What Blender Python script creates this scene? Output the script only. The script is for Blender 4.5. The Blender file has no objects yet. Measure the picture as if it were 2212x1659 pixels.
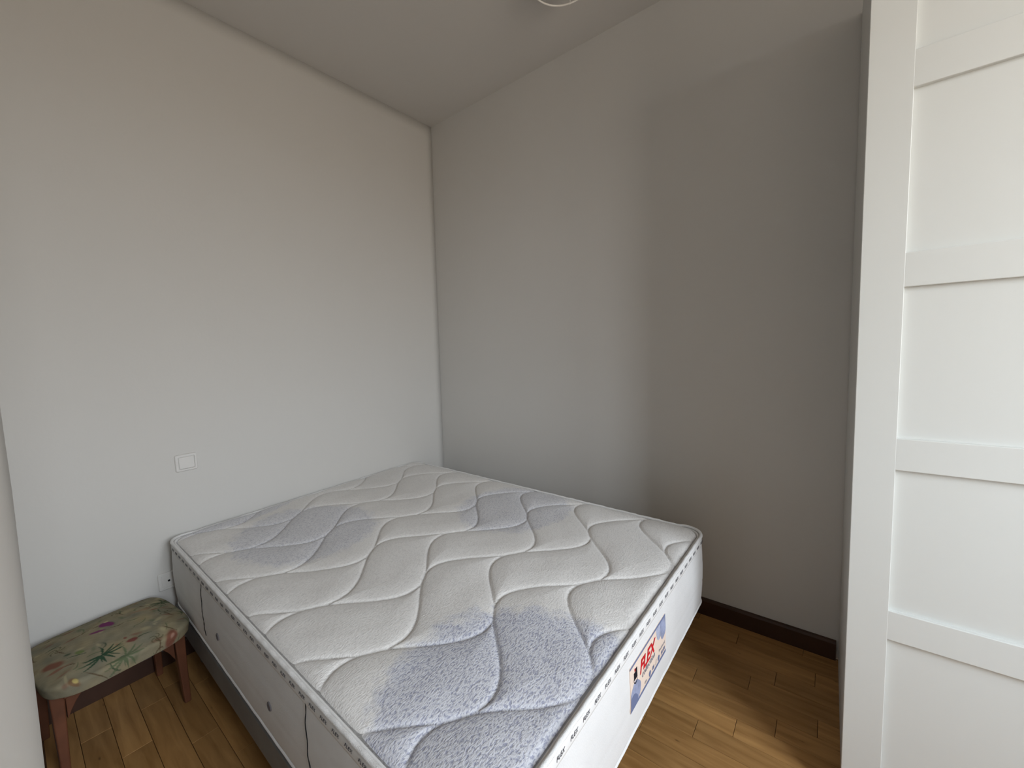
import bpy, bmesh, math, random
import numpy as np
from mathutils import Vector, Matrix

random.seed(7)
sc = bpy.context.scene
COL = sc.collection

# ------------------------------------------------------------------ camera
def cam_axes(yaw, pitch, roll):
    f = np.array([math.sin(yaw)*math.cos(pitch), math.cos(yaw)*math.cos(pitch), math.sin(pitch)])
    r = np.array([math.cos(yaw), -math.sin(yaw), 0.0]); u = np.cross(r, f)
    return r*math.cos(roll)+u*math.sin(roll), -r*math.sin(roll)+u*math.cos(roll), f
CAM = (2.3001, -2.0593, 1.3556)
r_, u_, f_ = cam_axes(-0.66837, -0.09023, -0.03796)
cd = bpy.data.cameras.new('camera'); cam = bpy.data.objects.new('camera', cd); COL.objects.link(cam)
cd.sensor_width = 36.0; cd.sensor_fit = 'HORIZONTAL'; cd.lens = 872.4/2212*36.0
cd.clip_start = 0.004; cd.clip_end = 200
M = Matrix(((r_[0], u_[0], -f_[0], CAM[0]), (r_[1], u_[1], -f_[1], CAM[1]), (r_[2], u_[2], -f_[2], CAM[2]), (0, 0, 0, 1)))
cam.matrix_world = M
sc.camera = cam

# ------------------------------------------------------------------ world, daylight, exposure
H = 2.933
WIN = dict(x=4.00, y0=-2.22, y1=-1.18, z0=0.95, z1=2.66)     # the window in the right wall
w = bpy.data.worlds.new('daylight'); sc.world = w; w.use_nodes = True
nt = w.node_tree; nt.nodes.clear()
wo = nt.nodes.new('ShaderNodeOutputWorld'); bg = nt.nodes.new('ShaderNodeBackground')
tc = nt.nodes.new('ShaderNodeTexCoord'); sp = nt.nodes.new('ShaderNodeSeparateXYZ'); cr = nt.nodes.new('ShaderNodeValToRGB')
mr = nt.nodes.new('ShaderNodeMapRange'); mr.inputs[1].default_value = -1; mr.inputs[2].default_value = 1
nt.links.new(tc.outputs['Generated'], sp.inputs[0]); nt.links.new(sp.outputs['Z'], mr.inputs[0]); nt.links.new(mr.outputs[0], cr.inputs[0])
e = cr.color_ramp.elements
e[0].position = 0.0; e[0].color = (0.30, 0.255, 0.21, 1)
e[1].position = 1.0; e[1].color = (0.72, 0.84, 1.0, 1)
for pos, c in ((0.485, (0.36, 0.32, 0.27, 1)), (0.52, (0.66, 0.665, 0.67, 1)), (0.70, (0.84, 0.92, 1.0, 1))):
    k = e.new(pos); k.color = c
nt.links.new(cr.outputs[0], bg.inputs[0]); bg.inputs[1].default_value = 24.3
nt.links.new(bg.outputs[0], wo.inputs[0])
pl = bpy.data.lights.new('window_portal', 'AREA'); pl.shape = 'RECTANGLE'
pl.size = WIN['y1']-WIN['y0']; pl.size_y = WIN['z1']-WIN['z0']; pl.cycles.is_portal = True
po = bpy.data.objects.new('window_portal', pl); COL.objects.link(po)
po.location = (WIN['x']+0.13, (WIN['y0']+WIN['y1'])/2, (WIN['z0']+WIN['z1'])/2)
po.rotation_euler = (math.radians(90), 0, math.radians(90))
sc.view_settings.view_transform = 'Standard'; sc.view_settings.look = 'None'
sc.view_settings.gamma = 1; sc.view_settings.use_curve_mapping = False
sc.view_settings.exposure = 0.0

# ------------------------------------------------------------------ helpers
def obj(name, verts, faces, mat=None, parent=None, smooth=False, loc=None):
    """one mesh object; verts in world coordinates, stored relative to loc / the parent's root"""
    o_ = Vector((0, 0, 0))
    if parent is not None: o_ = Vector(parent['_w'])
    base = Vector(loc) if loc is not None else o_
    me = bpy.data.meshes.new(name)
    me.from_pydata([tuple(Vector(v)-base) for v in verts], [], faces)
    me.update()
    if mat: me.materials.append(mat)
    if smooth: me.polygons.foreach_set('use_smooth', [True]*len(me.polygons))
    o = bpy.data.objects.new(name, me); COL.objects.link(o)
    o['_w'] = tuple(base)
    o.location = base-o_
    if parent is not None: o.parent = parent
    return o
def empty(name, loc, label, cat, group=None):
    o = bpy.data.objects.new(name, None); COL.objects.link(o); o.location = loc; o['_w'] = tuple(loc)
    o.empty_display_size = 0.05
    return tag(o, label, cat, group)
def tag(o, label, cat, group=None):
    o['label'] = label; o['category'] = cat
    if group: o['group'] = group
    return o
def struct(o): o['kind'] = 'structure'; return o
def box(x0, x1, y0, y1, z0, z1):
    v = [(x0,y0,z0),(x1,y0,z0),(x1,y1,z0),(x0,y1,z0),(x0,y0,z1),(x1,y0,z1),(x1,y1,z1),(x0,y1,z1)]
    f = [(3,2,1,0),(4,5,6,7),(0,1,5,4),(1,2,6,5),(2,3,7,6),(3,0,4,7)]
    return v, f
def merge(parts):
    V, F = [], []
    for v, f in parts:
        n = len(V); V += list(v); F += [tuple(i+n for i in q) for q in f]
    return V, F
def bevel(o, wd=0.002, seg=2):
    m = o.modifiers.new('bevel', 'BEVEL'); m.width = wd; m.segments = seg; m.limit_method = 'ANGLE'; m.angle_limit = math.radians(40)
    return o
def tube(path, rad, closed=False, n=10, radii=None):
    V, F = [], []; P = [Vector(p) for p in path]; L = len(P)
    prev = None
    for i, p in enumerate(P):
        a = P[(i-1) % L] if (closed or i > 0) else P[0]; b = P[(i+1) % L] if (closed or i < L-1) else P[-1]
        t = (b-a).normalized()
        up = Vector((0, 0, 1)) if abs(t.z) < 0.9 else Vector((1, 0, 0))
        s = t.cross(up).normalized(); u = s.cross(t).normalized()
        rr = radii[i] if radii else rad
        for k in range(n):
            an = 2*math.pi*k/n; V.append(p+s*math.cos(an)*rr+u*math.sin(an)*rr)
    for i in range(L if closed else L-1):
        j = (i+1) % L
        for k in range(n):
            F.append((i*n+k, i*n+(k+1) % n, j*n+(k+1) % n, j*n+k))
    if not closed:
        F.append(tuple(range(n))[::-1]); F.append(tuple((L-1)*n+k for k in range(n)))
    return V, F
def lathe(prof, c, n=48):
    V, F = [], []
    for r, z in prof:
        for k in range(n):
            a = 2*math.pi*k/n; V.append((c[0]+r*math.cos(a), c[1]+r*math.sin(a), c[2]+z))
    for i in range(len(prof)-1):
        for k in range(n): F.append((i*n+k, i*n+(k+1) % n, (i+1)*n+(k+1) % n, (i+1)*n+k))
    return V, F

# ------------------------------------------------------------------ materials
def mat(name, color, rough=0.5, spec=0.3, bump=None, var=None, metallic=0.0, coat=0.0):
    """bump=(scale, strength, distance, stretch); var=(scale, amount)"""
    m = bpy.data.materials.new(name); m.use_nodes = True; t = m.node_tree; b = t.nodes['Principled BSDF']
    b.inputs['Base Color'].default_value = (*color, 1); b.inputs['Roughness'].default_value = rough
    b.inputs['Specular IOR Level'].default_value = spec; b.inputs['Metallic'].default_value = metallic
    b.inputs['Coat Weight'].default_value = coat
    co = t.nodes.new('ShaderNodeTexCoord')
    if var:
        n = t.nodes.new('ShaderNodeTexNoise'); n.inputs['Scale'].default_value = var[0]; n.inputs['Detail'].default_value = 4
        t.links.new(co.outputs['Object'], n.inputs['Vector'])
        r = t.nodes.new('ShaderNodeValToRGB'); a = var[1]
        r.color_ramp.elements[0].position = 0.3; r.color_ramp.elements[1].position = 0.7
        r.color_ramp.elements[0].color = (*[c*(1-a) for c in color], 1); r.color_ramp.elements[1].color = (*[min(1, c*(1+a)) for c in color], 1)
        t.links.new(n.outputs['Fac'], r.inputs['Fac']); t.links.new(r.outputs[0], b.inputs['Base Color'])
    if bump:
        mp = t.nodes.new('ShaderNodeMapping'); mp.inputs['Scale'].default_value = bump[3] if len(bump) > 3 else (1, 1, 1)
        n = t.nodes.new('ShaderNodeTexNoise'); n.inputs['Scale'].default_value = bump[0]; n.inputs['Detail'].default_value = 3
        bp = t.nodes.new('ShaderNodeBump'); bp.inputs['Strength'].default_value = bump[1]; bp.inputs['Distance'].default_value = bump[2]
        t.links.new(co.outputs['Object'], mp.inputs[0]); t.links.new(mp.outputs[0], n.inputs['Vector'])
        t.links.new(n.outputs['Fac'], bp.inputs['Height']); t.links.new(bp.outputs[0], b.inputs['Normal'])
    return m
M_WALL = mat('matt_wall_paint', (0.640, 0.627, 0.602), 0.92, 0.1, bump=(55, 0.25, 0.0015), var=(1.3, 0.012))
M_CEIL = mat('matt_ceiling_paint', (0.66, 0.64, 0.61), 0.95, 0.1, bump=(55, 0.2, 0.0015))
M_BASE = mat('dark_stained_wood', (0.050, 0.022, 0.013), 0.45, 0.35, bump=(30, 0.2, 0.001, (1, 12, 12)), var=(8, 0.2))
M_WHITE = mat('white_foil_lacquer', (0.66, 0.67, 0.645), 0.38, 0.4, bump=(220, 0.05, 0.0003))
M_CARC = mat('white_melamine', (0.60, 0.59, 0.56), 0.5, 0.3)
M_PLAST = mat('white_plastic', (0.70, 0.685, 0.66), 0.35, 0.45)
M_DARKHOLE = mat('dark_hole', (0.01, 0.01, 0.01), 0.8, 0.1)
M_GAP = mat('floor_underlay', (0.06, 0.035, 0.02), 0.9, 0.1)
M_STEEL = mat('dark_grey_painted_steel', (0.17, 0.18, 0.185), 0.5, 0.4, bump=(80, 0.15, 0.0006), var=(14, 0.12))
M_SLAT = mat('birch_slat', (0.42, 0.30, 0.18), 0.6, 0.3)
M_FAB = mat('mattress_side_fabric', (0.74, 0.735, 0.73), 0.95, 0.05, bump=(420, 0.5, 0.0010, (1, 1, 0.5)), var=(9, 0.03))
M_TAPE = mat('white_woven_tape', (0.76, 0.75, 0.74), 0.9, 0.1, bump=(900, 0.4, 0.0006))
M_PIPE = mat('white_piping', (0.80, 0.79, 0.78), 0.9, 0.1, bump=(500, 0.9, 0.0018))
M_INK = mat('dark_grey_ink', (0.075, 0.075, 0.09), 0.8, 0.1)
M_THREAD = mat('black_thread', (0.02, 0.02, 0.022), 0.8, 0.1)
M_VENT = mat('grey_metal_mesh', (0.16, 0.15, 0.16), 0.55, 0.4, bump=(900, 0.8, 0.001))
M_LABEL = mat('cream_label_fabric', (0.80, 0.66, 0.56), 0.8, 0.1, bump=(700, 0.2, 0.0004))
M_LBLUE = mat('slate_blue_print', (0.16, 0.19, 0.32), 0.8, 0.1)
M_LMID = mat('washed_blue_print', (0.30, 0.33, 0.47), 0.8, 0.1, var=(40, 0.25))
M_LLIGHT = mat('pale_blue_print', (0.44, 0.47, 0.60), 0.8, 0.1, var=(40, 0.2))
M_RED = mat('red_print', (0.62, 0.012, 0.02), 0.7, 0.2)
M_BLACK = mat('black_print', (0.015, 0.014, 0.02), 0.8, 0.1)
M_GREYP = mat('grey_print', (0.30, 0.30, 0.34), 0.8, 0.1)
M_STOOLW = mat('reddish_brown_wood', (0.13, 0.048, 0.024), 0.45, 0.4, bump=(25, 0.2, 0.001, (8, 8, 1)), var=(12, 0.25))
M_OPAL = mat('opal_glass', (0.62, 0.61, 0.58), 0.15, 0.5)
M_WIRE = mat('white_enamelled_metal', (0.92, 0.89, 0.84), 0.3, 0.5)
M_TRIMW = mat('white_window_paint', (0.8, 0.8, 0.78), 0.4, 0.4)

def wood_floor():
    m = bpy.data.materials.new('honey_parquet'); m.use_nodes = True; t = m.node_tree; b = t.nodes['Principled BSDF']
    b.inputs['Roughness'].default_value = 0.42; b.inputs['Specular IOR Level'].default_value = 0.35
    co = t.nodes.new('ShaderNodeTexCoord'); oi = t.nodes.new('ShaderNodeObjectInfo'); ad = t.nodes.new('ShaderNodeVectorMath'); ad.operation = 'ADD'
    ge = t.nodes.new('ShaderNodeNewGeometry')
    sc_ = t.nodes.new('ShaderNodeVectorMath'); sc_.operation = 'SCALE'
    cb = t.nodes.new('ShaderNodeCombineXYZ'); ml = t.nodes.new('ShaderNodeMath'); ml.operation = 'MULTIPLY'; ml.inputs[1].default_value = 37
    t.links.new(oi.outputs['Random'], ml.inputs[0]); t.links.new(ml.outputs[0], cb.inputs[0]); t.links.new(ml.outputs[0], cb.inputs[1])
    t.links.new(ge.outputs['Position'], ad.inputs[0]); t.links.new(cb.outputs[0], ad.inputs[1])
    mp = t.nodes.new('ShaderNodeMapping'); mp.inputs['Scale'].default_value = (1.5, 14, 14); t.links.new(ad.outputs[0], mp.inputs[0])
    n1 = t.nodes.new('ShaderNodeTexNoise'); n1.inputs['Scale'].default_value = 3.0; n1.inputs['Detail'].default_value = 6; n1.inputs['Distortion'].default_value = 0.6
    t.links.new(mp.outputs[0], n1.inputs['Vector'])
    r = t.nodes.new('ShaderNodeValToRGB'); el = r.color_ramp.elements
    el[0].position = 0.25; el[0].color = (0.29, 0.142, 0.044, 1); el[1].position = 0.75; el[1].color = (0.50, 0.275, 0.10, 1)
    t.links.new(n1.outputs['Fac'], r.inputs['Fac'])
    # small dark knots and scratches
    mp2 = t.nodes.new('ShaderNodeMapping'); mp2.inputs['Scale'].default_value = (1.0, 3.2, 1); t.links.new(ad.outputs[0], mp2.inputs[0])
    vo = t.nodes.new('ShaderNodeTexVoronoi'); vo.inputs['Scale'].default_value = 7.0; t.links.new(mp2.outputs[0], vo.inputs['Vector'])
    n2 = t.nodes.new('ShaderNodeTexNoise'); n2.inputs['Scale'].default_value = 30; t.links.new(ad.outputs[0], n2.inputs['Vector'])
    m2 = t.nodes.new('ShaderNodeMath'); m2.operation = 'MULTIPLY_ADD'; m2.inputs[1].default_value = 0.12
    t.links.new(n2.outputs['Fac'], m2.inputs[0]); t.links.new(vo.outputs['Distance'], m2.inputs[2])
    mr2 = t.nodes.new('ShaderNodeMapRange'); mr2.inputs[1].default_value = 0.075; mr2.inputs[2].default_value = 0.15; mr2.inputs[3].default_value = 0.75; mr2.inputs[4].default_value = 0
    t.links.new(m2.outputs[0], mr2.inputs[0])
    hs = t.nodes.new('ShaderNodeHueSaturation'); mv = t.nodes.new('ShaderNodeMapRange'); mv.inputs[3].default_value = 0.86; mv.inputs[4].default_value = 1.12
    t.links.new(oi.outputs['Random'], mv.inputs[0]); t.links.new(mv.outputs[0], hs.inputs['Value']); t.links.new(r.outputs[0], hs.inputs['Color'])
    mx = t.nodes.new('ShaderNodeMix'); mx.data_type = 'RGBA'; mx.inputs['B'].default_value = (0.10, 0.045, 0.016, 1)
    t.links.new(mr2.outputs[0], mx.inputs['Factor']); t.links.new(hs.outputs[0], mx.inputs['A']); t.links.new(mx.outputs['Result'], b.inputs['Base Color'])
    bp = t.nodes.new('ShaderNodeBump'); bp.inputs['Strength'].default_value = 0.15; bp.inputs['Distance'].default_value = 0.001
    t.links.new(n1.outputs['Fac'], bp.inputs['Height']); t.links.new(bp.outputs[0], b.inputs['Normal'])
    return m
M_FLOOR = wood_floor()

# ------------------------------------------------------------------ room shell
def wx(z): return -0.040+0.0235*z            # the back corner leans a little: x of the corner at height z
T = 0.12
def slab(name, quad, n, m=M_WALL):
    """a wall: inner face quad (4 points), thickness T along n"""
    q = [Vector(p) for p in quad]; nn = Vector(n)*T
    v = q+[p+nn for p in q]
    f = [(0,1,2,3),(7,6,5,4),(0,4,5,1),(1,5,6,2),(2,6,7,3),(3,7,4,0)]
    return struct(obj(name, v, f, m))
ny_, nz_ = 40, 40
def wallx(y, z): return wx(z)*(y+2.12)/2.12
v = [(wallx(-2.12+2.12*j/ny_, H*k/nz_), -2.12+2.12*j/ny_, H*k/nz_) for k in range(nz_+1) for j in range(ny_+1)]
f = [(k*(ny_+1)+j, k*(ny_+1)+j+1, (k+1)*(ny_+1)+j+1, (k+1)*(ny_+1)+j) for k in range(nz_) for j in range(ny_)]
n = len(v); v += [(-0.2, p[1], p[2]) for p in v]
f += [tuple(i+n for i in q[::-1]) for q in f]
rim = [j for j in range(ny_+1)]+[k*(ny_+1)+ny_ for k in range(1, nz_+1)]+[nz_*(ny_+1)+j for j in range(ny_-1, -1, -1)]+[k*(ny_+1) for k in range(nz_-1, 0, -1)]
f += [(rim[i], rim[i]+n, rim[(i+1) % len(rim)]+n, rim[(i+1) % len(rim)]) for i in range(len(rim))]
struct(obj('wall_left', v, f, M_WALL, None, True))
slab('wall_back', [(-0.16,0,0),(4.12,0,0),(4.12,0,H),(-0.16,0,H)], (0,1,0))
fw = [(-2.098, 0.0), (-2.084, 0.3), (-2.069, 0.9), (-2.066, 1.3), (-2.066, H)]
v = [(x, y, z) for x in (-0.12, 2.235) for y, z in fw]+[(x, y, z) for x in (-0.12, 2.235) for y, z in ((-2.19, H), (-2.19, 0))]
f = [(k, 5+k, 6+k, k+1) for k in range(4)]+[(0, 1, 2, 3, 4, 10, 11), (9, 8, 7, 6, 5, 13, 12), (4, 9, 12, 10), (10, 12, 13, 11), (11, 13, 5, 0)]
struct(obj('wall_front', v, f, M_WALL))
o = obj('wall_entry', *box(2.235-T, 2.235, -3.3, -2.07-T, 0, H), M_WALL); struct(o)
o = obj('wall_rear', *box(2.115, 4.12, -3.3-T, -3.3, 0, H), M_WALL); struct(o)
X = WIN['x']
rw = [box(X, X+T, -3.3, WIN['y0'], 0, H), box(X, X+T, WIN['y1'], 0, 0, H), box(X, X+T, WIN['y0'], WIN['y1'], 0, WIN['z0']), box(X, X+T, WIN['y0'], WIN['y1'], WIN['z1'], H)]
struct(obj('wall_right', *merge(rw), M_WALL))
struct(obj('ceiling', *box(-0.16, X+T, -3.3-T, T, H, H+0.1), M_CEIL))
fl = struct(obj('floor', *box(-0.16, X+T, -3.3-T, T, -0.05, -0.012), M_GAP))
# window_1
wn = bpy.data.objects.new('window_1', None); COL.objects.link(wn); wn.location = (X, (WIN['y0']+WIN['y1'])/2, WIN['z0']); wn['_w'] = tuple(wn.location); wn['kind'] = 'structure'
y0, y1, z0, z1 = WIN['y0'], WIN['y1'], WIN['z0'], WIN['z1']; s = 0.05
obj('window_frame', *merge([box(X+.04, X+.09, y0, y1, z0, z0+s), box(X+.04, X+.09, y0, y1, z1-s, z1), box(X+.04, X+.09, y0, y0+s, z0+s, z1-s), box(X+.04, X+.09, y1-s, y1, z0+s, z1-s), box(X+.04, X+.09, (y0+y1)/2-.03, (y0+y1)/2+.03, z0+s, z1-s)]), M_TRIMW, wn)
obj('window_sill', *box(X-.03, X+.02, y0-.04, y1+.04, z0-.03, z0-.001), M_TRIMW, wn)
mg = bpy.data.materials.new('window_glass'); mg.use_nodes = True; t = mg.node_tree; t.nodes.clear()
og = t.nodes.new('ShaderNodeOutputMaterial'); tr = t.nodes.new('ShaderNodeBsdfTransparent'); gl = t.nodes.new('ShaderNodeBsdfGlossy'); mi = t.nodes.new('ShaderNodeMixShader')
gl.inputs['Roughness'].default_value = 0.02; mi.inputs[0].default_value = 0.06
t.links.new(tr.outputs[0], mi.inputs[1]); t.links.new(gl.outputs[0], mi.inputs[2]); t.links.new(mi.outputs[0], og.inputs[0])
ym = (y0+y1)/2
for a, b_ in ((y0+s, ym-.03), (ym+.03, y1-s)):
    obj('window_pane', *box(X+.062, X+.066, a, b_, z0+s, z1-s), mg, wn)

# floor strips: rows 81 mm wide running along x
rows = {}
joints = {4: 2.083, 5: 2.30, 6: 1.75, 7: 2.072, 8: 1.962, 9: 2.22}
GAP = 0.0014
y = -0.302+3*0.081 + 0.081
ri = 0; far = []
yt = 0.0 - 0.0
edges = [-0.302+0.081*k for k in range(4, -38, -1)]      # top edges of the rows
planks = 0
for i, ye in enumerate(edges):
    ya, yb = max(ye-0.081, -3.29), min(ye, -0.004)
    if yb-ya < 0.01: continue
    j0 = joints.get(i, random.uniform(1.6, 2.3))
    xs = [j0]
    while xs[-1] < 4.00: xs.append(xs[-1]+random.uniform(0.38, 0.62))
    while xs[0] > 0.0: xs.insert(0, xs[0]-random.uniform(0.38, 0.62))
    for a, b_ in zip(xs[:-1], xs[1:]):
        a = max(a, -0.03); b_ = min(b_, 4.00)
        if b_-a < 0.02: continue
        x0_ = a+GAP/2; x1_ = b_-GAP/2
        if ya < -2.07 or x0_ > 2.75:
            if yb <= -2.07 and x1_ < 2.24: continue
            far.append(box(x0_, x1_, ya+GAP/2, yb-GAP/2, -0.012, 0)); continue
        c = 0.0006
        v, f = box(x0_, x1_, ya+GAP/2, yb-GAP/2, -0.012, -c)
        n = len(v); v += [(x0_+c, ya+GAP/2+c, 0), (x1_-c, ya+GAP/2+c, 0), (x1_-c, yb-GAP/2-c, 0), (x0_+c, yb-GAP/2-c, 0)]
        f = [q for k, q in enumerate(f) if k != 1]+[(8, 9, 10, 11), (4, 5, 9, 8), (5, 6, 10, 9), (6, 7, 11, 10), (7, 4, 8, 11)]
        dz = random.uniform(-0.0002, 0.0)
        obj('plank', [(p[0], p[1], p[2]+dz) for p in v], f, M_FLOOR, fl); planks += 1
pf = obj('plank_field', *merge(far), M_FLOOR, fl); pf['kind'] = 'stuff'

# baseboards, with a slanted top edge
def board(name, p, q, n, hb=0.083, th=0.014):
    p, q, n = Vector(p), Vector(q), Vector(n).normalized()
    prof = [(0, 0), (th, 0), (th, hb-0.012), (th*0.75, hb-0.003), (th*0.4, hb), (0, hb)]
    V = []; K = len(prof)
    for e_ in (p, q):
        for d, z in prof: V.append(e_+n*d+Vector((0, 0, z)))
    F = [(k, (k+1) % K, K+(k+1) % K, K+k) for k in range(K)]+[tuple(range(K))[::-1], tuple(range(K, 2*K))]
    return struct(obj(name, V, F, M_BASE))
board('baseboard_back', (-0.02, -0.0005, 0.0002), (2.352, -0.0005, 0.0002), (0, -1, 0))
board('baseboard_left', (0.0005, -2.069, 0.0002), (-0.038, -0.02, 0.0002), (1, 0, 0))
board('baseboard_entry', (2.2355, -2.19, 0.0002), (2.2355, -3.28, 0.0002), (1, 0, 0))

# ------------------------------------------------------------------ wardrobe
XW, YF = 2.3562, -0.6702
WR = 3.95
wd = empty('wardrobe', (3.35, -0.34, 0.0), 'tall white sliding-door wardrobe with framed panel doors, at the right of the bed', 'wardrobe')
HT = 2.52
bevel(obj('side_panel', *box(XW+0.004, XW+0.022, YF+0.030, -0.006, 0, HT-.02), M_CARC, wd), .001, 1)
bevel(obj('side_panel', *box(WR-.018, WR, YF+0.030, -0.006, 0, HT-.02), M_CARC, wd), .001, 1)
obj('back_panel', *box(XW+.024, WR-.02, -0.014, -0.007, 0.0, HT-.02), M_CARC, wd)
obj('top_panel', *box(XW+.004, WR, YF+.030, -0.006, HT-.0195, HT), M_CARC, wd)
obj('bottom_panel', *box(XW+.024, WR-.02, YF+.05, -0.016, 0.02, 0.05), M_CARC, wd)
def wdoor(x0, x1, yf):
    D = bpy.data.objects.new('door', None); COL.objects.link(D); D.parent = wd
    D['_w'] = (x0, yf, 0.02); D.location = Vector(D['_w'])-Vector(wd['_w'])
    st = 0.083; th = 0.020; rec = 0.012
    bz = [0.022, 0.142]
    rails = [(0.022, 0.142), (0.5456, 0.6265), (1.0064, 1.0887), (1.4668, 1.5491), (1.929, 2.0119), (2.391, 2.50)]
    for a, b_ in ((x0, x0+st), (x1-st, x1)):
        bevel(obj('stile', *box(a, b_, yf, yf+th, 0.022, 2.50), M_WHITE, D), .0012, 2)
    for a, b_ in rails:
        bevel(obj('rail', *box(x0+st-.002, x1-st+.002, yf+.0003, yf+th-.001, a, b_), M_WHITE, D), .0018, 2)
    for (a, b_), (c, d) in zip(rails[:-1], rails[1:]):
        obj('panel', *box(x0+st-.004, x1-st+.004, yf+rec, yf+th-.003, b_-.004, c+.004), M_WHITE, D)
    return D
wdoor(XW, XW+1.02, YF)
wdoor(XW+1.024-0.06, WR, YF+0.0235)
obj('top_track', *box(XW+.01, WR-.005, YF+.004, YF+.05, 2.502, 2.5195), M_CARC, wd)

# ------------------------------------------------------------------ mattress outline
C4 = [Vector((0.020, -1.668)), Vector((1.897, -1.692)), Vector((1.915, -0.316)), Vector((-0.020, -0.268))]   # near-left, near-right, far-right, far-left
def outline(inset, rad=0.085, seg=10, step=0.02):
    pts = []
    cs = []
    for i in range(4):
        p, a, b_ = C4[i], C4[i-1], C4[(i+1) % 4]
        d1 = (a-p).normalized(); d2 = (b_-p).normalized()
        r = max(rad-inset, 0.004)
        q = p+(d1+d2)*inset                      # nearly square corners
        c0 = q+d1*r; c1 = q+d2*r; cc = q+(d1+d2)*r
        for k in range(seg+1):
            th_ = (math.pi/2)*k/seg
            cs.append((i, cc-d2*r*math.cos(th_)-d1*r*math.sin(th_)))
    out = []
    for i in range(len(cs)):
        p = cs[i][1]; q = cs[(i+1) % len(cs)][1]
        out.append(p); L = (q-p).length
        n = int(L/step)
        for k in range(1, n): out.append(p.lerp(q, k/n))
    return out
ZT, ZB = 0.574, 0.293
mt = empty('mattress', (0.95, -0.98, ZB), 'white double mattress with wavy quilting and three grey-lilac blotches, lying on the dark bed base', 'mattress')
def ring_strip(levels):
    """levels: list of (inset, z) -> lofted strip around the outline"""
    base = outline(0.0); N = len(base)
    V, F = [], []
    cx_ = [outline(ins) for ins, z in levels]
    N = min(len(c) for c in cx_)
    # same construction gives the same count only for equal insets: resample by offsetting the base outline instead
    V = []
    nor = []
    b = base; K = len(b)
    for i in range(K):
        t_ = (b[(i+1) % K]-b[i-1]).normalized(); nor.append(Vector((t_.y, -t_.x)))   # outward for counter-clockwise order
    for ins, z in levels:
        for p, n_ in zip(b, nor):
            zz = z(p) if callable(z) else z
            V.append((p.x-n_.x*ins, p.y-n_.y*ins, zz))
    for l in range(len(levels)-1):
        for i in range(K):
            j = (i+1) % K
            F.append((l*K+i, (l+1)*K+i, (l+1)*K+j, l*K+j))
    return V, F, K
def sag(x, y):      # the edge hangs a little lower on the two wall sides
    a = min(max((0.10-x)/0.08, 0), 1)*min(max((y+1.66)/0.06, 0), 1); b = min(max((y+0.40)/0.07, 0), 1)*min(max((1.90-x)/0.10, 0), 1)
    return 0.010*max(a, b)
def ZS(dz): return lambda p: ZT+dz-sag(p.x, p.y)
# side border with a soft bulge and faint horizontal quilt lines
lv = []
nz = 26
for k in range(nz+1):
    s_ = k/nz; z = ZT-0.012-(ZT-0.012-ZB-0.006)*s_
    bul = 0.007*math.sin(math.pi*s_)**0.8
    for g in (0.33, 0.66):
        bul -= 0.0012*math.exp(-((s_-g)/0.02)**2)
    lv.append((-bul, z))
lv = [(0.012, ZS(-0.006))]+[(a_, ZS(z_-ZT) if q_ < 4 else z_) for q_, (a_, z_) in enumerate(lv)]+[(0.010, ZB)]
V, F, K = ring_strip(lv)
F = [f[::-1] for f in F]
F.append(tuple((len(lv)-1)*K+i for i in range(K))[::-1]); F.append(tuple(range(K)))
obj('side_border', V, F, M_FAB, mt, True)
# printed tape under the top edge
V, F, K = ring_strip([(0.0005, ZS(-0.006)), (-0.0022, ZS(-0.009)), (-0.0034, ZT-0.020), (-0.0038, ZT-0.029), (-0.0028, ZT-0.036), (0.0, ZT-0.038)])
obj('edge_tape', V, [f[::-1] for f in F], M_TAPE, mt, True)
# flat welt between crease and piping
V, F, K = ring_strip([(0.0, ZS(-0.003)), (0.0055, ZS(-0.0045)), (0.008, ZS(-0.001)), (0.0115, ZS(-0.001)), (0.0145, ZS(-0.006)), (0.017, ZS(-0.020))])
obj('welt', V, F, M_TAPE, mt, True)
def wob(i): return 0.0007*math.sin(i*0.9)+0.0006*math.sin(i*0.37+1)
bl = outline(0.0, step=0.008)
V, F = tube([(p.x, p.y, ZT+0.0015+wob(i)-sag(p.x, p.y)) for i, p in enumerate(bl)], 0.0060, True, 8)
obj('piping', V, F, M_PIPE, mt, True)
bl2 = outline(0.0, step=0.012)
V, F = tube([(p.x, p.y, ZB+0.005+wob(i)) for i, p in enumerate(bl2)], 0.0044, True, 8)
obj('piping', V, F, M_TAPE, mt, True)

# quilted top: fine grid, wavy stitched grooves
NU, NV = 420, 310
ins = 0.0145
cs = [np.array(c) for c in C4]
ex = (cs[1]-cs[0]); ex /= np.linalg.norm(ex)
I = [np.array([C4[0].x+ins, C4[0].y+ins]), np.array([C4[1].x-ins, C4[1].y+ins]), np.array([C4[2].x-ins, C4[2].y-ins]), np.array([C4[3].x+ins, C4[3].y-ins])]
Lu, Lv = 1.864, 1.354
uu, vv = np.meshgrid(np.linspace(0, 1, NU), np.linspace(0, 1, NV), indexing='ij')
a = uu*Lu; b = vv*Lv; R0 = 0.070
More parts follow.
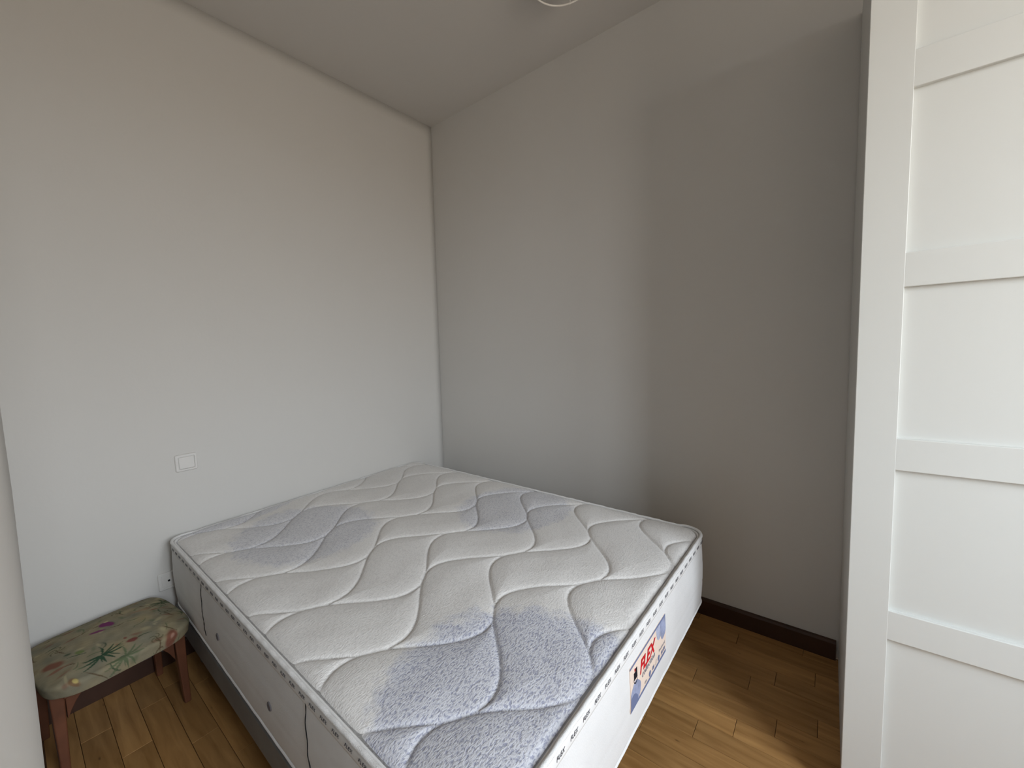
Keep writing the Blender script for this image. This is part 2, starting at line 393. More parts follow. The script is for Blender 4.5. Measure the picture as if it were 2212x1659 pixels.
# pull the grid corners onto the rounded outline
for su in (0, 1):
    for sv in (0, 1):
        da = a if su == 0 else Lu-a; db = b if sv == 0 else Lv-b
        m = (da < R0) & (db < R0)
        ca = R0-da; cb_ = R0-db; dd = np.sqrt(ca**2+cb_**2)
        mx_ = np.maximum(ca, cb_); k = np.where(dd > 1e-9, mx_/np.maximum(dd, 1e-9), 1)
        na = R0-ca*k; nb = R0-cb_*k
        na = np.where(m, na, da); nb = np.where(m, nb, db)
        a = na if su == 0 else Lu-na; b = nb if sv == 0 else Lv-nb
U = a/Lu; Vv = b/Lv
PX = (I[0][0]*(1-U)*(1-Vv)+I[1][0]*U*(1-Vv)+I[2][0]*U*Vv+I[3][0]*(1-U)*Vv)
PY = (I[0][1]*(1-U)*(1-Vv)+I[1][1]*U*(1-Vv)+I[2][1]*U*Vv+I[3][1]*(1-U)*Vv)
def rrdist(a, b):       # distance inward from the rounded outline
    qa = np.abs(a-Lu/2)-(Lu/2-R0); qb = np.abs(b-Lv/2)-(Lv/2-R0)
    return -(np.sqrt(np.maximum(qa, 0)**2+np.maximum(qb, 0)**2)+np.minimum(np.maximum(qa, qb), 0)-R0)
de = np.maximum(rrdist(a, b), 0)
PER, AMP, SPX = 0.604, 0.1075, 0.3175
def wavex(y, ph): return AMP*np.cos(2*np.pi*(y-ph)/PER)
dmin = np.full(PX.shape, 9.0)
for x0w, ph in ((1.300, -0.852), (1.300+SPX/2, -0.852+0.163)):
    c_ = wavex(PY, ph); sl = -AMP*2*np.pi/PER*np.sin(2*np.pi*(PY-ph)/PER)
    q = (PX-x0w-c_)/SPX; q = (q-np.round(q))*SPX
    dmin = np.minimum(dmin, np.abs(q)/np.sqrt(1+sl**2))
puff = 0.0052*(1-np.exp(-dmin/0.013))+0.0060*np.minimum(dmin/0.07, 1)**0.8
puff -= 0.0042*np.exp(-(dmin/0.0030)**2)
rs = np.random.RandomState(3)
und = np.zeros(PX.shape)
for k in range(14):
    an = rs.uniform(0, 6.28); fr = rs.uniform(10, 48); und += np.sin(fr*(PX*np.cos(an)+PY*np.sin(an))+rs.uniform(0, 6.28))
PZ = ZT-0.012+0.010*(1-np.exp(-de/0.007))+puff*(1-np.exp(-de/0.020))+0.010*(1-np.exp(-de/0.25))*0.6+und*0.00035*np.minimum(de/0.05, 1)
me = bpy.data.meshes.new('quilted_top')
vco = np.stack([PX, PY, PZ], -1).reshape(-1, 3)-np.array(mt['_w'])
idx = np.arange(NU*NV).reshape(NU, NV)
quads = np.stack([idx[:-1, :-1], idx[1:, :-1], idx[1:, 1:], idx[:-1, 1:]], -1).reshape(-1, 4)
me.vertices.add(len(vco)); me.vertices.foreach_set('co', vco.astype(np.float32).ravel())
me.loops.add(quads.size); me.loops.foreach_set('vertex_index', quads.astype(np.int32).ravel())
me.polygons.add(len(quads)); me.polygons.foreach_set('loop_start', np.arange(0, quads.size, 4, dtype=np.int32))
me.polygons.foreach_set('use_smooth', np.ones(len(quads), dtype=bool)); me.update(calc_edges=True); me.validate()
qt = bpy.data.objects.new('quilted_top', me); COL.objects.link(qt); qt.parent = mt; qt['_w'] = mt['_w']
qt['label'] = 'quilted white top with wavy stitched grooves and lilac-grey blotches'

def quilt_material():
    m = bpy.data.materials.new('knitted_quilt_fabric'); m.use_nodes = True; t = m.node_tree; b = t.nodes['Principled BSDF']
    N = t.nodes.new; L = t.links.new
    b.inputs['Roughness'].default_value = 0.95; b.inputs['Specular IOR Level'].default_value = 0.05
    try: b.inputs['Sheen Weight'].default_value = 0.15
    except Exception: pass
    g = N('ShaderNodeNewGeometry')
    wob_ = N('ShaderNodeTexNoise'); wob_.inputs['Scale'].default_value = 30; wob_.inputs['Detail'].default_value = 3; L(g.outputs['Position'], wob_.inputs['Vector'])
    last = None
    for (x, y, rx, ry) in ((1.84, -1.43, .385, .33), (0.50, -1.285, .315, .275), (1.115, -0.575, .265, .28), (-0.06, -1.40, .20, .30)):
        s_ = N('ShaderNodeVectorMath'); s_.operation = 'SUBTRACT'; s_.inputs[1].default_value = (x, y, 0); L(g.outputs['Position'], s_.inputs[0])
        q = N('ShaderNodeVectorMath'); q.operation = 'MULTIPLY'; q.inputs[1].default_value = (1/rx, 1/ry, 0); L(s_.outputs[0], q.inputs[0])
        l = N('ShaderNodeVectorMath'); l.operation = 'LENGTH'; L(q.outputs[0], l.inputs[0])
        if last is None: last = l.outputs['Value']
        else:
            mn = N('ShaderNodeMath'); mn.operation = 'MINIMUM'; L(last, mn.inputs[0]); L(l.outputs['Value'], mn.inputs[1]); last = mn.outputs[0]
    ad = N('ShaderNodeMath'); ad.operation = 'MULTIPLY_ADD'; ad.inputs[1].default_value = 0.32; L(wob_.outputs['Fac'], ad.inputs[0]); L(last, ad.inputs[2])
    mask = N('ShaderNodeMapRange'); mask.inputs[1].default_value = 1.09; mask.inputs[2].default_value = 1.22; mask.inputs[3].default_value = 1; mask.inputs[4].default_value = 0
    L(ad.outputs[0], mask.inputs[0])
    # the blotches towards the head of the mattress are printed fainter
    sx_ = N('ShaderNodeSeparateXYZ'); L(g.outputs['Position'], sx_.inputs[0])
    fx_ = N('ShaderNodeMapRange'); fx_.inputs[1].default_value = 1.36; fx_.inputs[2].default_value = 1.46; fx_.inputs[3].default_value = 0.58; fx_.inputs[4].default_value = 1.0; L(sx_.outputs['X'], fx_.inputs[0])
    mm_ = N('ShaderNodeMath'); mm_.operation = 'MULTIPLY'; L(mask.outputs[0], mm_.inputs[0]); L(fx_.outputs[0], mm_.inputs[1]); mask = mm_
    # knit dimples
    mp = N('ShaderNodeMapping'); mp.inputs['Scale'].default_value = (1.0, 0.5, 1); mp.inputs['Rotation'].default_value = (0, 0, 0.6); L(g.outputs['Position'], mp.inputs[0])
    n1 = N('ShaderNodeTexNoise'); n1.inputs['Scale'].default_value = 240; n1.inputs['Detail'].default_value = 2; n1.inputs['Distortion'].default_value = 0.4; L(mp.outputs[0], n1.inputs['Vector'])
    n2 = N('ShaderNodeTexNoise'); n2.inputs['Scale'].default_value = 14; L(g.outputs['Position'], n2.inputs['Vector'])
    sp_ = N('ShaderNodeMapRange'); sp_.inputs[1].default_value = 0.36; sp_.inputs[2].default_value = 0.52; L(n1.outputs['Fac'], sp_.inputs[0])
    lil = N('ShaderNodeMix'); lil.data_type = 'RGBA'; lil.inputs['A'].default_value = (0.34, 0.35, 0.44, 1); lil.inputs['B'].default_value = (0.625, 0.63, 0.675, 1); L(sp_.outputs[0], lil.inputs['Factor'])
    wh = N('ShaderNodeMix'); wh.data_type = 'RGBA'; wh.inputs['A'].default_value = (0.665, 0.645, 0.625, 1); wh.inputs['B'].default_value = (0.755, 0.735, 0.712, 1); L(sp_.outputs[0], wh.inputs['Factor'])
    mx = N('ShaderNodeMix'); mx.data_type = 'RGBA'; L(mask.outputs[0], mx.inputs['Factor']); L(wh.outputs['Result'], mx.inputs['A']); L(lil.outputs['Result'], mx.inputs['B'])
    L(mx.outputs['Result'], b.inputs['Base Color'])
    st = N('ShaderNodeMath'); st.operation = 'MULTIPLY_ADD'; st.inputs[1].default_value = 0.30; st.inputs[2].default_value = 0.70; L(mask.outputs[0], st.inputs[0])
    bp = N('ShaderNodeBump'); bp.inputs['Distance'].default_value = 0.0022; L(st.outputs[0], bp.inputs['Strength']); L(n1.outputs['Fac'], bp.inputs['Height'])
    L(bp.outputs[0], b.inputs['Normal'])
    return m
me.materials.append(quilt_material())

# lettering
def text_mesh(s, size, extrude=0.0, offset=0.0, shear=0.0, space=1.0, align='CENTER'):
    c = bpy.data.curves.new('t', 'FONT'); c.body = s; c.size = size; c.extrude = extrude; c.offset = offset; c.shear = shear
    c.space_character = space; c.align_x = align; c.align_y = 'CENTER'; c.resolution_u = 3
    o = bpy.data.objects.new('t', c); COL.objects.link(o)
    dg = bpy.context.evaluated_depsgraph_get(); me = bpy.data.meshes.new_from_object(o.evaluated_get(dg))
    bpy.data.objects.remove(o); bpy.data.curves.remove(c)
    return me
def place(name, me, mat_, origin, ex, ey, parent):
    """mesh in its own xy plane placed at origin with axes ex, ey (world)"""
    if not me.materials: me.materials.append(mat_)
    o = bpy.data.objects.new(name, me); COL.objects.link(o); o.parent = parent
    ex = Vector(ex).normalized(); ey = Vector(ey).normalized(); ez = ex.cross(ey)
    loc = Vector(origin)-Vector(parent['_w'])
    o.matrix_local = Matrix(((ex.x, ey.x, ez.x, loc.x), (ex.y, ey.y, ez.y, loc.y), (ex.z, ey.z, ez.z, loc.z), (0, 0, 0, 1)))
    o['_w'] = tuple(origin)
    return o
flex = text_mesh('FLEX', 0.0125, 0.0003, -0.00012, 0.40, 1.14)
for v_ in flex.vertices: v_.co.y *= 0.95
def side_pt(p, q, d): return p+(q-p)*d
n0, n1_, n2_ = C4[0], C4[1], C4[2]
dn = (n1_-n0).normalized(); df = (n2_-n1_).normalized()
on = Vector((dn.y, -dn.x)); of = Vector((df.y, -df.x))
k = 0
x_ = 0.11
while x_ < 1.80:
    p = n0+dn*x_+on*0.0044
    place('lettering', flex, M_INK, (p.x, p.y, ZT-0.0190), (dn.x, dn.y, 0), (-on.x*0.10, -on.y*.10, 1), mt); x_ += 0.0525
y_ = 0.085
while y_ < 1.31:
    p = n1_+df*y_+of*0.0044
    place('lettering', flex, M_INK, (p.x, p.y, ZT-0.0190), (df.x, df.y, 0), (-of.x*0.10, -of.y*.10, 1), mt); y_ += 0.0525

# the brand label sewn on the foot side
def foot(y, z, off):       # point on the foot side at world y, height z
    d = (y-n1_.y)/df.y; p = n1_+df*d+of*off
    return Vector((p.x, p.y, z))
LY0, LY1, LZ0, LZ1 = -1.118, -0.843, 0.383, 0.508
def bulge(z):
    s_ = (ZT-0.012-z)/(ZT-0.012-ZB-0.006); s_ = min(max(s_, 0), 1); return 0.007*math.sin(math.pi*s_)**0.8
def patch(name, poly, off, m, parent, th=0.0004):
    """flat print on the foot side; poly in (y, z)"""
    n = len(poly)
    V = [foot(y, z, bulge(z)+off) for y, z in poly]+[foot(y, z, bulge(z)+off-th) for y, z in poly]
    F = [tuple(range(n)), tuple(range(n, 2*n))[::-1]]+[(i, n+i, n+(i+1) % n, (i+1) % n) for i in range(n)]
    return obj(name, V, F, m, parent)
nn = 8
V = []; F = []
for i in range(nn+1):
    z = LZ0+(LZ1-LZ0)*i/nn
    for y in (LY0, LY1):
        V += [foot(y, z, bulge(z)+0.0018), foot(y, z, bulge(z)-0.002)]
for i in range(nn):
    a = 4*i; F += [(a, a+2, a+6, a+4), (a+1, a+5, a+7, a+3), (a, a+4, a+5, a+1), (a+2, a+3, a+7, a+6)]
F += [(0, 1, 3, 2), (4*nn, 4*nn+2, 4*nn+3, 4*nn+1)]
lb = obj('label_patch', V, F, M_LABEL, mt); lb['label'] = 'cream and blue maker label with red FLEX lettering'
W_, H_ = LY1-LY0, LZ1-LZ0
def LP(u, v): return (LY0+W_*u, LZ0+H_*v)
patch('border_stripe', [LP(0, .955), LP(1, .955), LP(1, 1), LP(0, 1)], .0024, M_LBLUE, lb)
patch('border_stripe', [LP(0, 0), LP(1, 0), LP(1, .075), LP(0, .06)], .0024, M_LBLUE, lb)
def blob(u, v, ru, rv, m, name='print_blot', cl=True, off=.0024, seed=0):
    P = []
    rr = random.Random(seed)
    for i in range(28):
        a_ = 2*math.pi*i/28; k_ = 1+0.05*math.sin(3*a_+seed)+0.03*math.sin(5*a_)
        uu_ = u+ru*k_*math.cos(a_); vv_ = v+rv*k_*math.sin(a_)
        P.append(LP(min(max(uu_, 0.004), .996), min(max(vv_, .06), .955)))
    return patch(name, P, off, m, lb)
blob(.80, .92, .10, .30, M_LLIGHT, seed=1)
blob(.92, .90, .10, .42, M_LMID, off=.0027, seed=2)
blob(.12, .30, .13, .26, M_LMID, seed=3)
blob(.05, .10, .13, .22, M_LBLUE, off=.0027, seed=4)
ez_ = (0, 0, 1); ey_ = (df.x, df.y, 0)
def ltext(s, u, v, size, m, name='printed_text', offset=0.0, shear=0.0, sp=1.0):
    y, z = LP(u, v); tm = text_mesh(s, size, 0.0002, offset, shear, sp)
    return place(name, tm, m, foot(y, z, bulge(z)+.0027), ey_, ez_, lb)
ltext('FLEX', .425, .665, .052, M_RED, offset=.0011, shear=.30, sp=.98)
ltext('collection', .46, .455, .026, M_GREYP, shear=.2)
ltext('Tradicional', .86, .33, .012, M_GREYP)
# emblem beside the word: dark figure block over a curved line
y, z = LP(.125, .66)
patch('emblem', [LP(.085, .62), LP(.165, .62), LP(.165, .84), LP(.125, .84), LP(.125, .78), LP(.085, .78)], .0026, M_BLACK, lb)
patch('emblem', [LP(.105, .80), LP(.12, .80), LP(.12, .86), LP(.105, .86)], .0026, M_RED, lb)
arc = [(.075+.05*(1-math.cos(a_)), .64-.12*math.sin(a_)) for a_ in np.linspace(0, math.pi*.8, 10)]
patch('emblem', [LP(*p) for p in arc]+[LP(p[0], p[1]+.028) for p in arc[::-1]], .0026, M_BLACK, lb)
for u, kind in ((.40, 't'), (.50, 'd'), (.59, 's'), (.665, 'b'), (.765, 'd'), (.86, 's'), (.93, 's')):
    if kind == 'd': blob(u, .165, .028, .072, M_LBLUE, 'icon', seed=0)
    elif kind == 't': ltext('cm', u-.02, .16, .013, M_GREYP, 'icon')
    elif kind == 's': ltext('88', u, .17, .014, M_LBLUE, 'icon', offset=.0003, shear=.3)
    else: patch('icon', [LP(u, .12), LP(u+.012, .12), LP(u+.03, .24), LP(u+.02, .24)], .0026, M_GREYP, lb)

# vents and hand-sewn seams on the near long side
def near(x, z, off=0.0):
    d = (x-n0.x)/dn.x; p = n0+dn*d+on*(bulge(z)+off); return Vector((p.x, p.y, z))
for xv, zv in ((0.69, 0.415), (1.125, 0.408)):
    P = near(xv, zv, .0015); V = []; n = 24
    rings = [(0.0125, -.003), (0.0125, .001), (0.0105, .0022), (0.0095, .0012), (0.0, .0012)]
    for r__, d_ in rings:
        for k in range(n):
            a_ = 2*math.pi*k/n; q = P+Vector((dn.x, dn.y, 0))*r__*math.cos(a_)+Vector((0, 0, 1))*r__*math.sin(a_)+Vector((on.x, on.y, 0))*d_; V.append(q)
    F = [(i*n+k, i*n+(k+1) % n, (i+1)*n+(k+1) % n, (i+1)*n+k) for i in range(len(rings)-1) for k in range(n)]
    o = obj('air_vent', V, F, M_VENT, mt); o['label'] = 'round grey mesh vent'
for xs_, za, zb in ((0.520, .555, .345), (1.352, .548, ZB+.012)):
    pth = []; rad = []
    for i in range(19):
        z = za+(zb-za)*i/18; pth.append(near(xs_+.003*math.sin(i*1.1)+.004*(i/18), z, .0006)); rad.append(.0009+.0006*abs(math.sin(i*1.7)))
    V, F = tube(pth, .001, False, 6, rad)
    o = obj('side_seam', V, F, M_THREAD, mt, True); o['label'] = 'dark thread of a puckered vertical seam'

# ------------------------------------------------------------------ bed base
bb = empty('bed_base', (0.95, -0.98, 0.0), 'low dark grey steel bed base under the white mattress', 'bed base')
BZ0, BZ1 = 0.168, 0.268
q = [Vector((0.022, -1.668)), Vector((1.845, -1.688)), Vector((1.86, -0.34)), Vector((0.0, -0.30))]
def rail_b(a, b_, wdt=0.03):
    d = (b_-a).normalized(); n = Vector((-d.y, d.x))
    v = [a, b_, b_+n*wdt, a+n*wdt]
    V = [(p.x, p.y, BZ0) for p in v]+[(p.x, p.y, BZ1) for p in v]
    return V, [(3,2,1,0),(4,5,6,7),(0,1,5,4),(1,2,6,5),(2,3,7,6),(3,0,4,7)]
for i in range(4):
    a_, b_ = q[i], q[(i+1) % 4]
    if i % 2: d_ = (b_-a_).normalized(); a_, b_ = a_+d_*.031, b_-d_*.031
    bevel(obj('side_rail', *rail_b(a_, b_), M_STEEL, bb), .006, 3)
sl = None
for i in range(14):
    x = 0.10+i*0.127
    bevel(obj('slat', *box(x, x+0.07, -1.630, -0.350, BZ1+.0005, ZB-.0008), M_SLAT, bb), .003, 1)
for (x, y) in ((0.11, -1.60), (1.76, -1.61), (1.76, -0.41), (0.11, -0.38), (0.93, -1.60), (0.93, -0.40)):
    V, F = lathe([(0.0, 0.0), (0.019, 0.0), (0.021, 0.01), (0.024, BZ0+.03), (0.0, BZ0+.03)], (x, y, 0), 20)
    obj('leg', V, F, M_STEEL, bb, True)
if True:
    obj('cross_bar', *box(0.915, 0.945, -1.62, -0.36, BZ0+.01, BZ1-.002), M_STEEL, bb)

# ------------------------------------------------------------------ light switch and wall socket on the left wall
def rrect(cy, cz, hw, hh, r, x, n=5):
    P = []
    for sx, sz, a0 in ((1, 1, 0), (-1, 1, 90), (-1, -1, 180), (1, -1, 270)):
        for k in range(n+1):
            a_ = math.radians(a0+90*k/n); P.append(Vector((x, cy+sx*(hw-r)+r*math.cos(a_), cz+sz*(hh-r)+r*math.sin(a_))))
    return P
def loft(rings, cap=True):
    V, F = [], []; n = len(rings[0])
    for r in rings: V += r
    for i in range(len(rings)-1):
        for k in range(n): F.append((i*n+k, i*n+(k+1) % n, (i+1)*n+(k+1) % n, (i+1)*n+k))
    if cap: F += [tuple((len(rings)-1)*n+k for k in range(n)), tuple(range(n))[::-1]]
    return V, F
cy, cz = -1.568, 0.890; x0 = wallx(cy, cz)+.0005
sw = empty('light_switch', (x0, cy, cz), 'white square rocker light switch on the wall above the mattress corner', 'light switch')
V, F = loft([rrect(cy, cz, .0405, .0385, .006, x0), rrect(cy, cz, .0405, .0385, .006, x0+.006), rrect(cy, cz, .038, .036, .006, x0+.009), rrect(cy, cz, .031, .029, .005, x0+.0092), rrect(cy, cz, .030, .028, .005, x0+.006)])
obj('frame', V, F, M_PLAST, sw)
V, F = loft([rrect(cy, cz, .0285, .0265, .004, x0+.004), rrect(cy, cz, .0285, .0265, .004, x0+.010), rrect(cy, cz, .0265, .0245, .004, x0+.0115)])
obj('rocker', V, F, M_PLAST, sw)
cy, cz = -1.672, 0.377; x0 = wallx(cy, cz)+.0005
so = empty('wall_outlet', (x0, cy, cz), 'white square aerial outlet low on the wall, half hidden by the mattress', 'wall outlet')
V, F = loft([rrect(cy, cz, .0405, .0385, .006, x0), rrect(cy, cz, .0405, .0385, .006, x0+.006), rrect(cy, cz, .038, .036, .006, x0+.009), rrect(cy, cz, .031, .029, .005, x0+.0092), rrect(cy, cz, .030, .028, .005, x0+.007)])
obj('frame', V, F, M_PLAST, so)
V, F = loft([rrect(cy, cz, .0285, .0265, .004, x0+.004), rrect(cy, cz, .0285, .0265, .004, x0+.0082), rrect(cy, cz, .0275, .0255, .004, x0+.0088)])
obj('cover', V, F, M_PLAST, so)
V, F = loft([rrect(cy-.004, cz, .0045, .0045, .0044, x0+.0085), rrect(cy-.004, cz, .0045, .0045, .0044, x0+.0094)])
obj('jack', V, F, M_DARKHOLE, so)

# ------------------------------------------------------------------ ceiling lamp
LC = (1.394, -0.481, H)
cl = empty('ceiling_lamp', LC, 'round flush ceiling lamp with a white wire rim, above the bed', 'ceiling lamp')
V, F = lathe([(0.0, -.0005), (.085, -.0005), (.085, -.018), (.078, -.022), (0, -.022)], LC)
obj('ceiling_plate', V, F, M_WIRE, cl, True)
V, F = lathe([(.112, -.030), (.116, -.036), (.117, -.050), (.112, -.062), (.095, -.076), (.06, -.086), (.02, -.090), (0, -.0902)], LC)
obj('glass_bowl', V, F, M_OPAL, cl, True)
ringp = [(LC[0]+.1305*math.cos(a_), LC[1]+.1305*math.sin(a_), H-.080) for a_ in np.linspace(0, 2*math.pi, 73)[:-1]]
V, F = tube(ringp, .0036, True, 10); obj('rim_ring', V, F, M_WIRE, cl, True)
for a0 in (105, 225, 345):
    a_ = math.radians(a0)
    d = Vector((math.cos(a_), math.sin(a_), 0)); c = Vector(LC)
    V, F = tube([c+d*.084+Vector((0, 0, -.012)), c+d*.122+Vector((0, 0, -.018)), c+d*.131+Vector((0, 0, -.045)), c+d*.1305+Vector((0, 0, -.079)), c+d*.124+Vector((0, 0, -.088))], .0022, False, 8)
    obj('clip', V, F, M_WIRE, cl, True)

# ------------------------------------------------------------------ footstool
st = empty('footstool', (0.235, -1.885, 0.0), 'low wooden footstool with a floral tapestry cushion in the corner beside the bed', 'footstool')
rot = math.radians(7.0); SC = Vector((0.225, -1.8925))
def SW(x, y, z):        # stool-local (x away from the wall, y to the right) to world
    return Vector((SC.x+x*math.cos(rot)+y*math.sin(rot)*-1, SC.y+x*math.sin(rot)+y*math.cos(rot), z))
# local: half sizes
HX, HY = 0.199, 0.199
def sq(u, v, n=5.0):   # unit square to a rounded square
    m_ = max(abs(u), abs(v))
    if m_ < 1e-9: return 0, 0
    k_ = m_/(abs(u)**n+abs(v)**n)**(1/n)
    return u*k_, v*k_
G = 170
grid = []
S = np.linspace(-1, 1, G)
V = []; uvp = []
for i in range(G):
    for j in range(G):
        u, v = S[i], S[j]
        m_ = max(abs(u), abs(v))
        # the outer 18 % of the square wraps down the side of the cushion
        if m_ > 0.82:
            k_ = 0.82/m_; uu_, vv_ = u*k_, v*k_; t_ = (m_-0.82)/0.18
        else: uu_, vv_, t_ = u, v, 0
        a_, b_ = sq(uu_/0.82, vv_/0.82, 4.6)
        top = 0.352+0.020*(1-a_*a_*.9)*(1-b_*b_*.9)
        e0 = 0.93
        if t_ > 0:
            ph = t_*math.pi/2
            edge_r = e0+0.07*math.sin(min(t_*2.2, 1)*math.pi/2)-0.03*max(0, t_-.5)*2
            z = top-0.047*(1-math.cos(min(1, t_*1.05)*math.pi/2))-0.0*t_
        else: edge_r = e0; z = top
        m2_ = max(abs(a_), abs(b_)); 
        drop = 0.008*max(0, m2_-.75)/.25*(1 if t_ <= 0 else 1)
        V.append(SW(a_*HX*edge_r, b_*HY*edge_r, z-drop)); uvp.append((u, v))
F = [(i*G+j, (i+1)*G+j, (i+1)*G+j+1, i*G+j+1) for i in range(G-1) for j in range(G-1)]
cu = obj('cushion', V, F, None, st, True); cu['label'] = 'padded seat in olive floral tapestry with palm leaves and purple and red blooms'
VW = np.array([tuple(v) for v in V])
colr = np.tile(np.array([0.255, 0.225, 0.15]), (len(V), 1))
rs = np.random.RandomState(5)
def noise2(P, fr, seed):
    r2 = np.random.RandomState(seed); s_ = 0
    for k in range(9):
        an = r2.uniform(0, 6.28); f_k = fr*r2.uniform(.6, 1.6); s_ = s_+np.sin(f_k*(P[:, 0]*np.cos(an)+P[:, 1]*np.sin(an)+P[:, 2]*.7)+r2.uniform(0, 6.28))
    return s_/4
nA = noise2(VW, 60, 1); nB = noise2(VW, 130, 2); nC = noise2(VW, 300, 4)
colr *= (1+0.16*nA[:, None]*np.array([1, .7, .2])+0.07*nB[:, None]+.04*nC[:, None])
# unroll the print so that it runs on down the sides
UV = np.array([(u*HX*1.09, v*HY*1.09) for u, v in uvp])
def to_local(x, y):      # world xy on the top -> print coordinates
    dx, dy = x-SC.x, y-SC.y
    return np.array([dx*math.cos(rot)+dy*math.sin(rot), -dx*math.sin(rot)+dy*math.cos(rot)])
def blend(mask, c): 
    global colr
    colr = colr*(1-mask[:, None])+np.array(c)*mask[:, None]
def ell(x, y, ra, rb, ang, c, soft=.25, op=1.0):
    p = to_local(x, y); d = UV-p; ca, sa = math.cos(ang), math.sin(ang)
    X_ = (d[:, 0]*ca+d[:, 1]*sa)/ra; Y_ = (-d[:, 0]*sa+d[:, 1]*ca)/rb
    r__ = np.sqrt(X_**2+Y_**2)+.12*nB
    blend(np.clip((1-r__)/soft, 0, 1)*op, c)
def blade(x, y, ang, L_, w_, c, curve=0.3, op=1.0):
    """a tapering curved leaf blade starting at x, y"""
    p = to_local(x, y); m_ = np.zeros(len(UV)); pos = p.copy(); a_ = ang; n = 26
    for i in range(n):
        t_ = i/n; wd_ = w_*math.sin(math.pi*(0.12+0.86*t_))
        d = np.hypot(UV[:, 0]-pos[0], UV[:, 1]-pos[1])
        m_ = np.maximum(m_, np.clip((wd_-d)/.0010+.5, 0, 1)); pos = pos+np.array([math.cos(a_), math.sin(a_)])*L_/n; a_ += curve/n
    blend(m_*op, c)
DG = (0.035, 0.070, 0.040); MG = (0.11, 0.14, 0.075); RB = (0.20, 0.065, 0.045); PU = (0.17, 0.035, 0.12); CR = (0.46, 0.40, 0.24); YE = (0.52, 0.42, 0.16)
R_ = math.radians
for k in range(60):      # scattered background blotches and sprigs
    x, y = rs.uniform(.02, .44), rs.uniform(-2.07, -1.70)
    ell(x, y, rs.uniform(.010, .026), rs.uniform(.005, .012), rs.uniform(0, 3), [CR, MG, RB, (0.22, .17, .10)][k % 4], .6, .5)
for k in range(46):
    x, y = rs.uniform(.02, .44), rs.uniform(-2.07, -1.70); a0 = rs.uniform(0, 6.28)
    blade(x, y, a0, rs.uniform(.03, .07), .0021, [DG, (0.10, .065, .035), MG][k % 3], rs.uniform(-2.5, 2.5), .85)
ell(.175, -1.896, .030, .017, R_(20), PU, .2, .95); ell(.205, -1.925, .022, .010, R_(60), PU, .3, .9); ell(.150, -1.895, .008, .008, 0, CR, .4, .9)
ell(.405, -1.752, .030, .024, R_(20), RB, .35, .85); ell(.402, -1.752, .008, .008, 0, (0.4, .24, .18), .5, .8)
ell(.350, -1.856, .018, .011, R_(70), (0.17, .045, .04), .3, .9); ell(.325, -1.868, .008, .006, 0, RB, .3, .8)
ell(.288, -2.035, .040, .018, R_(40), RB, .45, .8); ell(.330, -2.030, .030, .010, R_(70), (0.24, .09, .06), .5, .7)
ell(.428, -2.004, .018, .014, R_(45), (0.22, .12, .06), .3, .8); ell(.425, -2.000, .010, .008, R_(45), YE, .3, 1)
ell(.291, -1.977, .018, .010, R_(15), (0.15, .19, .07), .3, .9); ell(.27, -2.00, .010, .006, 1, DG, .4, .7)
ell(.10, -1.99, .02, .008, R_(80), RB, .4, .6); ell(.16, -1.80, .035, .014, R_(80), (0.26, .16, .10), .5, .6); ell(.19, -1.77, .014, .007, R_(80), RB, .4, .7)
for (x, y, s_, c, op) in ((.363, -1.931, 1.0, DG, 1.0), (.405, -1.882, .95, MG, .9), (.13, -1.735, .9, (0.06, .085, .045), .9)):
    for an, L_, cv in ((-60, .062, -.5), (-42, .070, -.6), (-80, .055, -.5), (-100, .045, .5), (150, .05, .9), (70, .060, .6), (92, .062, .6), (112, .055, .7), (48, .045, -.5), (0, .038, .2), (-20, .03, .3)):
        blade(x, y, R_(an), L_*s_, .0031*s_, c, cv, op)
for (x, y) in ((.385, -1.797), (.24, -1.745), (.10, -1.86), (.21, -2.02)):
    for k in range(5):
        blade(x, y, R_(k*72+20), .032, .0015, (0.09, .085, .045), 3.2, .9)
    blade(x+.0, y, R_(5), .055, .0018, (0.10, .06, .035), .4, .9)
at = cu.data.color_attributes.new('print', 'FLOAT_COLOR', 'POINT')
at.data.foreach_set('color', np.concatenate([np.clip(colr, 0, 1), np.ones((len(V), 1))], 1).astype(np.float32).ravel())
m = mat('floral_tapestry', (0.3, 0.26, 0.16), 0.95, 0.08, bump=(650, 0.5, 0.001))
vc = m.node_tree.nodes.new('ShaderNodeVertexColor'); vc.layer_name = 'print'
m.node_tree.links.new(vc.outputs['Color'], m.node_tree.nodes['Principled BSDF'].inputs['Base Color'])
cu.data.materials.append(m)
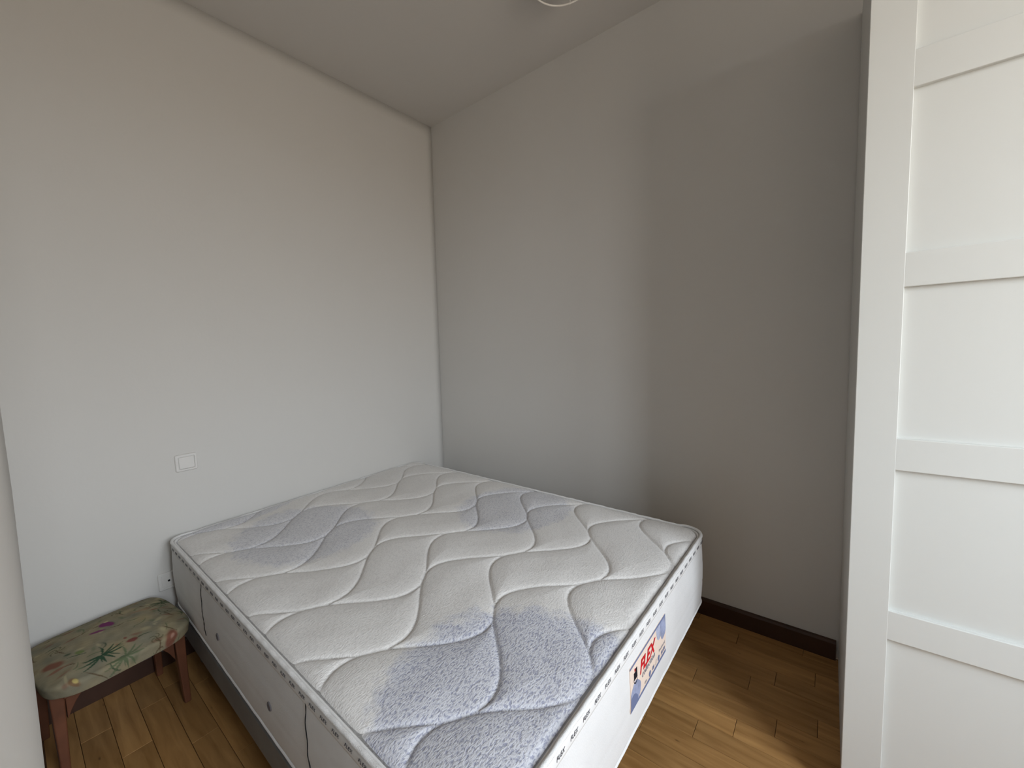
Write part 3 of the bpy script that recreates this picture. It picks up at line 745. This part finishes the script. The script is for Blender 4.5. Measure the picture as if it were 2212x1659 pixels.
# legs, tapering and square, with rounded edges
LXF, LXB, LYL, LYR = 0.105, -0.150, -0.165, 0.160
def leg(lx, ly):
    V = []; spl = 0.010
    for z, hw, sh in ((0.0, .0105, 1.0), (0.10, .0125, .6), (0.20, .0150, .2), (0.292, .0175, 0)):
        ox, oy = math.copysign(spl*sh, lx), math.copysign(spl*.3*sh, ly)
        for dx, dy in ((-1, -1), (1, -1), (1, 1), (-1, 1)): V.append(SW(lx+ox+dx*hw, ly+oy+dy*hw, z))
    F = [(i*4+k, i*4+(k+1) % 4, (i+1)*4+(k+1) % 4, (i+1)*4+k) for i in range(3) for k in range(4)]+[(3, 2, 1, 0), (12, 13, 14, 15)]
    return bevel(obj('leg', V, F, M_STOOLW, st), .004, 3)
for lx in (LXF, LXB):
    for ly in (LYL, LYR): leg(lx, ly)
def apron(p, q):
    """rail whose lower edge curves down into both legs"""
    p, q = Vector(p), Vector(q); d = (q-p); L_ = d.length; d = d/L_; n = Vector((-d.y, d.x)); n_ = 28
    V = []
    for i in range(n_+1):
        t_ = i/n_; s_ = t_*L_
        e_ = min(s_, L_-s_)
        low = 0.276-0.085*max(0, 1-e_/0.080)**2.4 if e_ < .080 else 0.276
        for off, z in ((-.009, low), (.009, low), (.009, .296), (-.009, .296)):
            c = p+d*s_+n*off; V.append(SW(c.x, c.y, z))
    F = [(i*4+k, i*4+(k+1) % 4, (i+1)*4+(k+1) % 4, (i+1)*4+k) for i in range(n_) for k in range(4)]+[(3, 2, 1, 0), (n_*4, n_*4+1, n_*4+2, n_*4+3)]
    return bevel(obj('apron', V, F, M_STOOLW, st), .002, 2)
e_ = .018
apron((LXF, LYL+e_), (LXF, LYR-e_)); apron((LXB, LYL+e_), (LXB, LYR-e_))
apron((LXB+e_, LYL), (LXF-e_, LYL)); apron((LXB+e_, LYR), (LXF-e_, LYR))
V = [SW(x, y, z) for z in (.2965, .3025) for x, y in ((-.185, -.158), (.175, -.158), (.175, .158), (-.185, .158))]
bevel(obj('seat_board', V, [(3,2,1,0),(4,5,6,7),(0,1,5,4),(1,2,6,5),(2,3,7,6),(3,0,4,7)], M_STOOLW, st), .002, 1)

# tidy: drop the helper property
for o in bpy.data.objects:
    if '_w' in o: del o['_w']
print('planks', planks)
